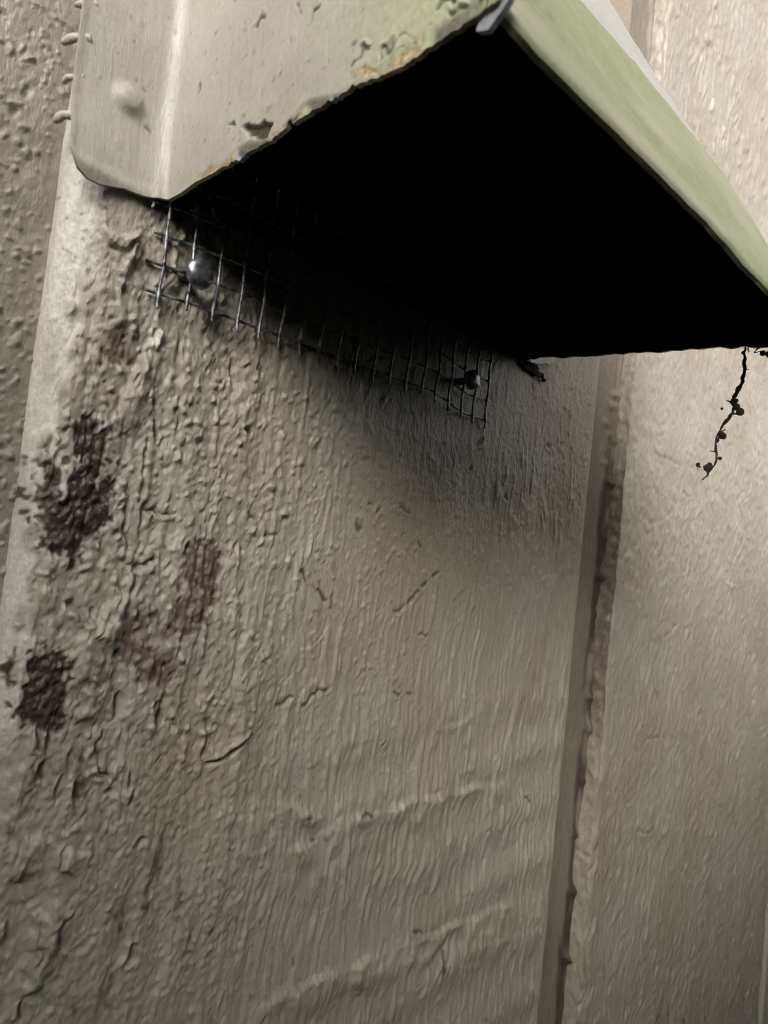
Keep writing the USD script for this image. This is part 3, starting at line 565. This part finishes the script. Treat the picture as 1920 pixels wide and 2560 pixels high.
    rust = np.maximum(rust, 0.85 * low * sstep(-0.2, 0.5, pick)); dark = np.maximum(dark, 0.8 * low * sstep(0.2, 0.7, -pick)); h -= 0.2 * low
    green = sstep(38, 84, R.X + 9 * R.noise(9, 9) + 2.5 * R.noise(1.5, 3))
    green = np.maximum(green, 0.5 * low)
    # alligatored paint towards the front corner
    cr = np.abs(R.warp(R.noise(3.0, 1.6), 1.5 * R.noise(2, 2), 1.5 * R.noise(2, 2)))
    c = sstep(60, 78, R.X) * sstep(0.07, 0.0, cr) * sstep(14, 6, R.Z); h -= 0.3 * c; dark = np.maximum(dark, 0.5 * c)
    H = R.at(h, S, Z)
    X = px[None] + nx[None] * H; Y = py[None] + ny[None] * H
    Y = Y - (1.6 * sstep(-9, -20, S) + 1.5 * sstep(4, -2, S)) * sstep(18, 0, Z)                            # outer corner lifts off the wall a little
    n, m = Z.shape
    outer = np.stack([X, Y, Z], -1).reshape(-1, 3)
    mk = {k: R.at(a, S, Z).ravel() for k, a in (('stain_shade_dark', dark), ('stain_rust', rust), ('stain_metal', mtl), ('stain_green', green))}
    # the sheet's thickness: bottom rim turned inwards, left rim, front rim
    inn = np.stack([X - nx[None] * (TH + 0.0), Y - ny[None] * (TH + 0.0), Z], -1)
    rims, V, F, ex = [], outer, grid_faces(n, m), {k: [v] for k, v in mk.items()}
    for row, flip in ((np.arange(m), 1), (np.arange(n) * m, -1), (np.arange(n) * m + m - 1, 1)):
        a = outer[row]; b = inn.reshape(-1, 3)[row]; o = len(V); k = len(row)
        V = np.vstack([V, a, b])
        i = np.arange(k - 1); q = np.stack([o + i, o + k + i, o + k + i + 1, o + i + 1], 1)
        if flip < 0: q = q[:, ::-1]
        F = np.vstack([F, q[:, [0, 1, 2]], q[:, [0, 2, 3]]])
        for kk in ex:
            e = mk[kk][row]
            ex[kk] += [e, e]
    obj('side_plate', V, F, M_hood, HOOD, masks={k: np.concatenate(v) for k, v in ex.items()}, label='left side with flange, chipped along its lower edge')
    k = np.arange(0, m, 3); r = np.arange(0, n, 6)
    L = inn[np.ix_(r, k)]; L[..., 0] += 0.12 * np.where(ss[k] > 0, 1, 0)
    sel = ss[k] > 1.0
    L = L[:, sel]
    L[0, :, 2] += 0.5
    f = grid_faces(L.shape[0], L.shape[1])[:, ::-1]
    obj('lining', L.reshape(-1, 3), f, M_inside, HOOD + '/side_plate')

def hood_front():
    R = Raster(-2, 140, -6, 190, 0.5, 66)             # x, and distance up the slope
    rng = np.random.default_rng(12)
    slope = math.hypot(D, HT); uy, uz = D / slope, HT / slope; nY, nZ = -HT / slope, D / slope
    jx, jz = 0.8 * R.noise(1.2, 1.2), 0.8 * R.noise(1.2, 1.2)
    h = 0.35 * R.noise(16, 16) + 0.03 * R.noise(1, 1.5) + 0.02 * R.noise(4, 0.8)
    dark, grey, green = (np.zeros((R.nz, R.nx), np.float32) for _ in range(3))
    up = R.Z * uz
    scratch(R, h, dark, [(51, 17.5), (55.6, 15.5), (57.5, 12.5)], rng, 0.8, 1.1, 0.95, jx * .5, jz * .5)
    scratch(R, h, dark, [(64, 9.0), (64.6, 8.6)], rng, 0.4, 0.8, 0.95, jx * .3, jz * .3)
    for k in range(14):
        x, z = rng.uniform(5, 130), rng.uniform(2, 70); l = rng.uniform(2, 6)
        got = R.line([(x, z), (x + l, z + rng.uniform(-1, 1))], 3, jx, jz)
        if got: sl, d, side, arc = got; h[sl] += 0.3 * np.exp(-(d / 0.5) ** 2)
    line = 63 - 0.16 * (R.X - 70) + 2.0 * R.noise(9, 40)
    grey = sstep(-2.5, 2.5, up - line)
    h += 0.7 * sstep(2, -2, up - line)
    green = sstep(-0.6, 1.0, R.noise(12, 5) + (up - 18) / 22.0) * sstep(4, -6, up - line)
    xs = axis((0, W, 0.8)); vs = np.r_[0, 0.25, 0.6, axis((1.0, 90, 0.9), (90, slope, 4))]
    zb = np.interp(xs, [0, 11, 34, 49, 67, 74, 80, 88, 100, 125, 136.1], [0.6, 0.3, 0.2, 0.2, 0.6, -0.1, -0.8, -1.8, -2.8, -3.6, -4.0]) + 0.35 * gaussian_filter(rng.standard_normal(len(xs)), 2.5) * 2
    X, V_ = np.meshgrid(xs, vs)
    V2 = V_ + (zb[None] / uz) * sstep(30, 0, V_)
    H = R.at(h, X, V2)
    roll = -0.9 * np.exp(-V_ / 0.5)                    # rolled lower lip
    Y = -D - 2.0 + V2 * uy + nY * (H + roll); Z = V2 * uz + nZ * (H + roll)
    outer = np.stack([X, Y, Z], -1)
    n, m = X.shape
    mk = {k: R.at(a, X, V2).ravel() for k, a in (('stain_shade_dark', dark), ('tone_grey', grey), ('stain_green', green))}
    inner = outer - np.array([0, nY, nZ]) * TH
    V = outer.reshape(-1, 3); F = grid_faces(n, m); ex = {k: [v] for k, v in mk.items()}
    for row, flip in ((np.arange(m), 1), (np.arange(n) * m, -1), (np.arange(n) * m + m - 1, 1)):
        o = len(V); k = len(row); V = np.vstack([V, outer.reshape(-1, 3)[row], inner.reshape(-1, 3)[row]])
        i = np.arange(k - 1); q = np.stack([o + i, o + k + i, o + k + i + 1, o + i + 1], 1)
        if flip < 0: q = q[:, ::-1]
        F = np.vstack([F, q[:, [0, 1, 2]], q[:, [0, 2, 3]]])
        for kk in ex: ex[kk] += [mk[kk][row]] * 2
    obj('front_plate', V, F, M_front, HOOD, masks={k: np.concatenate(v) for k, v in ex.items()}, label='green sloping front, greyer towards its top')
    L = inner[::3, ::4].copy(); L -= np.array([0, nY, nZ]) * 0.15; L[0, :, 2] += 0.4
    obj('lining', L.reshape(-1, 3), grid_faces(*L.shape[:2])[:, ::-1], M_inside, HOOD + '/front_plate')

def hood_right():
    rng = np.random.default_rng(14)
    ys = axis((0.0, D, 0.8)); t = np.r_[0, 0.004, 0.01, np.linspace(0.03, 1, 40)]
    zb = np.interp(ys, [-5, 3, 10.3, 33.9, 58.1, 71, 74.7, 78.8, 90], [3.4, 2.6, 1.6, 0.0, -1.3, -2.2, -2.8, -3.6, -4.0]) + gaussian_filter(rng.standard_normal(len(ys)), 1.5) * 0.5
    zt = np.maximum(HT * (1 - ys / D), zb + 0.4)
    Z = zb[None] + t[:, None] * (zt - zb)[None]; Y = np.broadcast_to(-ys - 1.8, Z.shape)
    def sheet(x, rev):
        v = np.stack([np.full(Z.shape, x), Y, Z], -1); f = grid_faces(*Z.shape)
        return v.reshape(-1, 3), (f if rev else f[:, ::-1])
    o = sheet(W + TH, False); i = sheet(W, True)
    m = len(ys); rim = np.vstack([o[0][:m], i[0][:m]]); k = np.arange(m - 1); q = np.stack([k, k + 1, m + k + 1, m + k], 1)
    v, f = join([o, (rim, np.vstack([q[:, [0, 1, 2]], q[:, [0, 2, 3]]]))])
    obj('side_plate', v, f, M_hood, HOOD, smooth=False, masks={k: np.zeros(len(v)) for k in ('stain_shade_dark', 'stain_rust', 'stain_metal', 'stain_green')}, label='right side, seen from inside')
    obj('lining', i[0], i[1], M_inside, HOOD + '/side_plate_001', smooth=False)
    # its flange on the wall
    xs = axis((W + 0.5, W + 17, 0.8)); zz = axis((0, 170, 3))
    X, Zg = np.meshgrid(xs, zz)
    Zg = Zg + (np.interp(xs, [W, W + 6, W + 12, W + 17], [1.6, 2.0, 3.2, 6.0]) + 0.7 * gaussian_filter(rng.standard_normal(len(xs)), 1))[None] * sstep(20, 0, Zg)
    Yg = -1.6 - 1.1 * sstep(12, 0, Zg) - 0.3 * np.sin(Zg * 0.13)
    outer = np.stack([X, Yg, Zg], -1); inner = outer + [0, 0.8, 0]
    k = np.arange(len(xs)); v = np.vstack([outer.reshape(-1, 3), outer[0], inner[0], outer[:, -1], inner[:, -1]]); n0 = outer.shape[0] * outer.shape[1]
    i = np.arange(len(xs) - 1); a = n0; b = n0 + len(xs); q1 = np.stack([a + i, b + i, b + i + 1, a + i + 1], 1)
    i = np.arange(len(zz) - 1); a = n0 + 2 * len(xs); b = a + len(zz); q2 = np.stack([a + i, b + i, b + i + 1, a + i + 1], 1)
    q = np.vstack([q1, q2])
    f = np.vstack([grid_faces(*X.shape), q[:, [0, 1, 2]], q[:, [0, 2, 3]]])
    obj('flange', v, f, M_hood, HOOD, masks={k: np.zeros(len(v)) for k in ('stain_shade_dark', 'stain_rust', 'stain_metal', 'stain_green')})

hood_side(); hood_front(); hood_right()
# strings of paint that were dragged off the flange's outer edge
rng = np.random.default_rng(6)
for xe, z, l, r in ((-18.2, 32.4, 2.2, 0.8), (-18.7, 25.0, 3.0, 1.0), (-19.0, 17.3, 1.9, 0.75), (-19.9, 9.1, 1.6, 1.0)):
    n = 14; q = np.linspace(0, 1, n); wob = gaussian_filter(rng.standard_normal((n, 3)), (2, 0)) * 0.5
    P = np.stack([xe + 0.6 - q * (l + 0.6), -1.6 + 3.2 * q ** 2, z - 0.8 * q], 1) + wob * q[:, None]
    obj('paint_string', *tube(P, r * (1 - 0.45 * q + 0.25 * np.exp(-((q - 0.8) / 0.2) ** 2)), 9), M_tabpaint, HOOD)
# folded tab of bare metal at the front corner
tp = np.array([(-84.2, 3.6), (-89.4, 3.4), (-88.0, 1.2), (-87.1, 0.2), (-85.2, -1.5), (-83.0, -0.6), (-83.6, 1.4)])
from shapely.geometry import Polygon
tb = trimesh.creation.extrude_polygon(Polygon(tp).buffer(-0.3).buffer(0.3), 0.9, engine='earcut')
v = tb.vertices; tb.vertices = np.stack([0.7 + v[:, 2] + 0.08 * np.abs(v[:, 0] + 86), v[:, 0] - 2.0, v[:, 1]], 1); tb.fix_normals()
tm('corner_tab', tb, M_tab, HOOD, smooth=False)
# the opening behind the hood: a box let into the wall, its darkness painted black
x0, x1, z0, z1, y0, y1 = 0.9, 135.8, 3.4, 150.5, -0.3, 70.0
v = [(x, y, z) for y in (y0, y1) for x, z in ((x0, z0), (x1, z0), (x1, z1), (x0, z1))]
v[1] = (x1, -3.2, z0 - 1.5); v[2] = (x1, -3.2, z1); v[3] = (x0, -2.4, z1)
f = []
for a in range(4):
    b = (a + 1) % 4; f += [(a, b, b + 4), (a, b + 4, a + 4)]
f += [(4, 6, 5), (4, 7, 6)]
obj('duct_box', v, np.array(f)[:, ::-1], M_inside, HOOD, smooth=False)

# ---------------------------------------------------------------- wire mesh over the duct
MESH = thing('wire_mesh', 'square galvanised wire mesh under the vent hood, its cut ends showing at left', 'wire mesh')
rng = np.random.default_rng(31)
CELL, X0, NV = 6.35, 1.3, 19
def sag(x, z):
    """how far the mesh stands off the wall"""
    return -2.2 - 1.1 * math.exp(-((x - 14) / 16) ** 2) - 0.6 * math.sin(x * 0.09) - 0.012 * max(z, -20)
def drop(x): return -0.4 * sstep(60, 85, x) - 3.2 * sstep(85, 108, x)
rows = [-19.2, -12.9, -6.5, -0.2, 6.2, 12.6]
for i in range(NV):
    x = X0 + CELL * i; n = 26
    zlo = -19.2 + drop(x) - rng.uniform(1.6, 3.4); zz = np.linspace(zlo, 14, n)
    wob = gaussian_filter(rng.standard_normal(n), 4) * 0.5
    pts = [(x + wob[k] + 0.012 * (zz[k] + 19), sag(x, zz[k]) - 0.35 + 0.25 * math.cos((zz[k] + 19.2) * math.pi / CELL), zz[k]) for k in range(n)]
    r = 0.36 + 0.16 * np.array([max(math.exp(-((z - q - drop(x)) / 0.7) ** 2) for q in rows) for z in zz])
    obj('wire', *tube(pts, r, 8), M_zinc, MESH)
for j, q in enumerate(rows):
    n = 110; xx = np.linspace(X0 - rng.uniform(1.5, 3.2), X0 + CELL * (NV - 1) + rng.uniform(1.0, 3.5), n)
    wob = gaussian_filter(rng.standard_normal(n), 3) * 0.35
    pts = [(xx[k], sag(xx[k], q) + 0.32, q + drop(xx[k]) + wob[k]) for k in range(n)]
    obj('wire', *tube(pts, 0.36, 7), M_zinc, MESH)
for a, b in (((-2.2, -3.2, -1.2), (-2.9, -4.4, -3.0)), ((4.6, -7.0, 0.2), (4.0, -7.8, -1.6)), ((7.4, -9.5, 0.8), (7.9, -10.2, -1.4))):   # stray cut ends beside the bend
    A, B = np.array(a), np.array(b); obj('wire', *tube([A + (A - B) * 1.5, A, (A + B) / 2 + [0.15, 0, 0.1], B], [0.3, 0.34, 0.34, 0.26], 8), M_zinc, MESH)

# ---------------------------------------------------------------- the two nails that hold it
def nail(label, x, z, head, stand, tilt):
    t = thing('roofing_nail', label, 'nail')
    flat = 0.5
    prof = [(0, stand + head * flat)]
    for a in np.linspace(8, 90, 9): prof.append((head * math.sin(math.radians(a)), stand + head * flat * math.cos(math.radians(a))))
    prof += [(head * 0.97, stand - 0.35), (head * 0.6, stand - 0.5), (head * 0.42, stand - 1.0)]
    hd = trimesh.creation.revolve(np.array(prof[::-1] ), sections=40)
    sh = trimesh.creation.revolve(np.array([(0.0, -1.0), (head * 0.40, -1.0), (head * 0.36, stand * 0.5), (head * 0.45, stand - 0.6), (0.0, stand - 0.4)]), sections=24)
    for nm, m in (('head', hd), ('shank', sh)):
        m.fix_normals()
        Rm = trimesh.transformations.rotation_matrix(math.pi / 2, (1, 0, 0)) @ trimesh.transformations.rotation_matrix(0, (0, 0, 1))
        m.apply_transform(Rm)                                        # axis out of the wall, along -y
        m.apply_transform(trimesh.transformations.rotation_matrix(tilt[0], (0, 0, 1))); m.apply_transform(trimesh.transformations.rotation_matrix(tilt[1], (1, 0, 0)))
        p = m.vertices; p += 0.10 * np.sin(p * 1.7 + 1.0)[:, [1, 2, 0]]; m.vertices = p
        m.apply_translation((x, 0, z)); tm(nm, m, M_nail, t, smooth=45)
nail('large round grey nail head standing proud of the mesh near its left corner', 7.6, -13.0, 3.3, 6.5, (0.10, 0.05))
nail('smaller shaded round nail head at the lower right corner of the mesh', 104.0, -13.2, 3.2, 5.2, (-0.10, 0.0))

# ---------------------------------------------------------------- dusty cobweb strand hanging from the hood's right edge
WEB = thing('cobweb_strand', 'black dusty cobweb strand with clumps hanging below right edge of the hood', 'cobweb')
rng = np.random.default_rng(17)
def web(name, yz, r0, r1, x=136.3):
    P = np.array([(x, a, b) for a, b in yz], float); n = max(6, int(np.linalg.norm(np.diff(P, axis=0), axis=1).sum() / 0.35))
    s = np.r_[0, np.cumsum(np.linalg.norm(np.diff(P, axis=0), axis=1))]; q = np.linspace(0, s[-1], n)
    Q = np.stack([np.interp(q, s, P[:, k]) for k in range(3)], 1); Q += gaussian_filter(rng.standard_normal((n, 3)), (1.2, 0)) * 0.22
    r = np.interp(q, [0, s[-1]], [r0, r1]) * (1 + 0.5 * gaussian_filter(rng.standard_normal(n), 1.2))
    obj(name, *tube(Q, np.clip(0.8 * r, 0.04, 3), 7), M_web, WEB)
web('strand', [(-72.8, -2.5), (-72.9, -6.7), (-73.1, -8.5), (-72.7, -12.7), (-71.2, -16.2), (-71.0, -17.7)], 0.32, 0.85)
web('strand', [(-71.0, -17.0), (-71.1, -20.4), (-69.5, -22.6), (-67.6, -26.0), (-67.2, -28.8), (-67.5, -31.2), (-67.9, -33.9), (-67.1, -35.7), (-65.8, -38.1), (-64.3, -39.4)], 0.55, 0.22)
for yz, a, b in (([(-74.3, -8.7), (-73.1, -8.8)], .1, .4), ([(-71.4, -17.8), (-72.5, -19.0), (-73.8, -20.8)], .5, .2), ([(-71.1, -20.9), (-73.8, -20.9)], .4, .3), ([(-69.0, -17.1), (-70.9, -17.7)], .08, .3),
                 ([(-69.5, -25.0), (-68.3, -26.0), (-69.5, -27.9), (-67.9, -27.0)], .25, .3), ([(-65.9, -30.9), (-67.8, -31.5)], .1, .3), ([(-67.6, -33.3), (-68.9, -33.1)], .3, .15),
                 ([(-62.4, -35.1), (-63.5, -35.4)], .3, .25), ([(-64.5, -35.7), (-67.1, -35.7)], .2, .3), ([(-65.7, -34.4), (-65.8, -38.1)], .3, .3), ([(-62.7, -35.3), (-63.0, -36.4)], .15, .1)):
    web('thread', yz, a, b)
def clump(y, z, r):
    m = trimesh.creation.icosphere(3, r); d = m.vertices / r
    from meshkit import fbm
    m.vertices = m.vertices * (0.45 + 1.1 * fbm(d * 2.2 + rng.uniform(0, 50), 3, 4))[:, None] * [0.7, 1, 1] + [136.3, y, z]
    tm('dust_clump', m, M_web, WEB, smooth=False)
for y, z, r in ((-71.8, -19.0, 0.9), (-73.0, -20.5, 1.0), (-71.2, -17.6, 1.0), (-68.9, -26.9, 1.0), (-67.6, -28.2, 0.6), (-65.6, -36.0, 1.1), (-66.2, -35.2, 0.7), (-62.9, -35.0, 0.6), (-68.7, -33.2, 0.5), (-68.1, -19.3, 0.35)): clump(y, z, r)
# tattered web along the end of the right edge, and a dirt clot by the wall
EDGE = thing('edge_cobweb', 'scraps of dirty web stuck along the far right lower edge of the hood', 'cobweb')
WEB = EDGE
for k in range(16):
    y = -rng.uniform(69, 88); z = np.interp(-y, [58, 71, 79, 90], [-1.3, -2.4, -3.8, -4.4])
    web('thread', [(y, z), (y - rng.uniform(-1, 1.6), z - rng.uniform(0.2, 1.2)), (y - rng.uniform(0.5, 3), z - rng.uniform(-0.3, 1.0))], 0.22, 0.08, W + 0.5)
for y, z, r in ((-72.5, -4.0, 0.5), (-77.5, -4.8, 0.7), (-79.0, -5.2, 0.8)): clump(y, z, r)
WEB = thing('dirt_clot', 'dark clot of dirt on the plank where hood meets wall at right', 'dirt')
def clot(x, y, z, r, s):
    from meshkit import fbm
    m = trimesh.creation.icosphere(3, r); d = m.vertices / r
    m.vertices = m.vertices * (0.45 + 1.1 * fbm(d * 2.0 + 9 * r, 3, 4))[:, None] * s + [x, y, z]
    return m
tm('clot', trimesh.util.concatenate([clot(139.5, -0.5, 0.6, 3.2, [1.8, 0.3, 0.55]), clot(144.5, -0.5, -0.6, 2.2, [1.9, 0.3, 0.5]), clot(148.8, -0.6, -1.8, 1.0, [1.2, 0.6, 0.8]), clot(148.3, -0.6, -0.2, 0.5, [1.0, 0.6, 1.4])]), M_web, WEB, smooth=False)
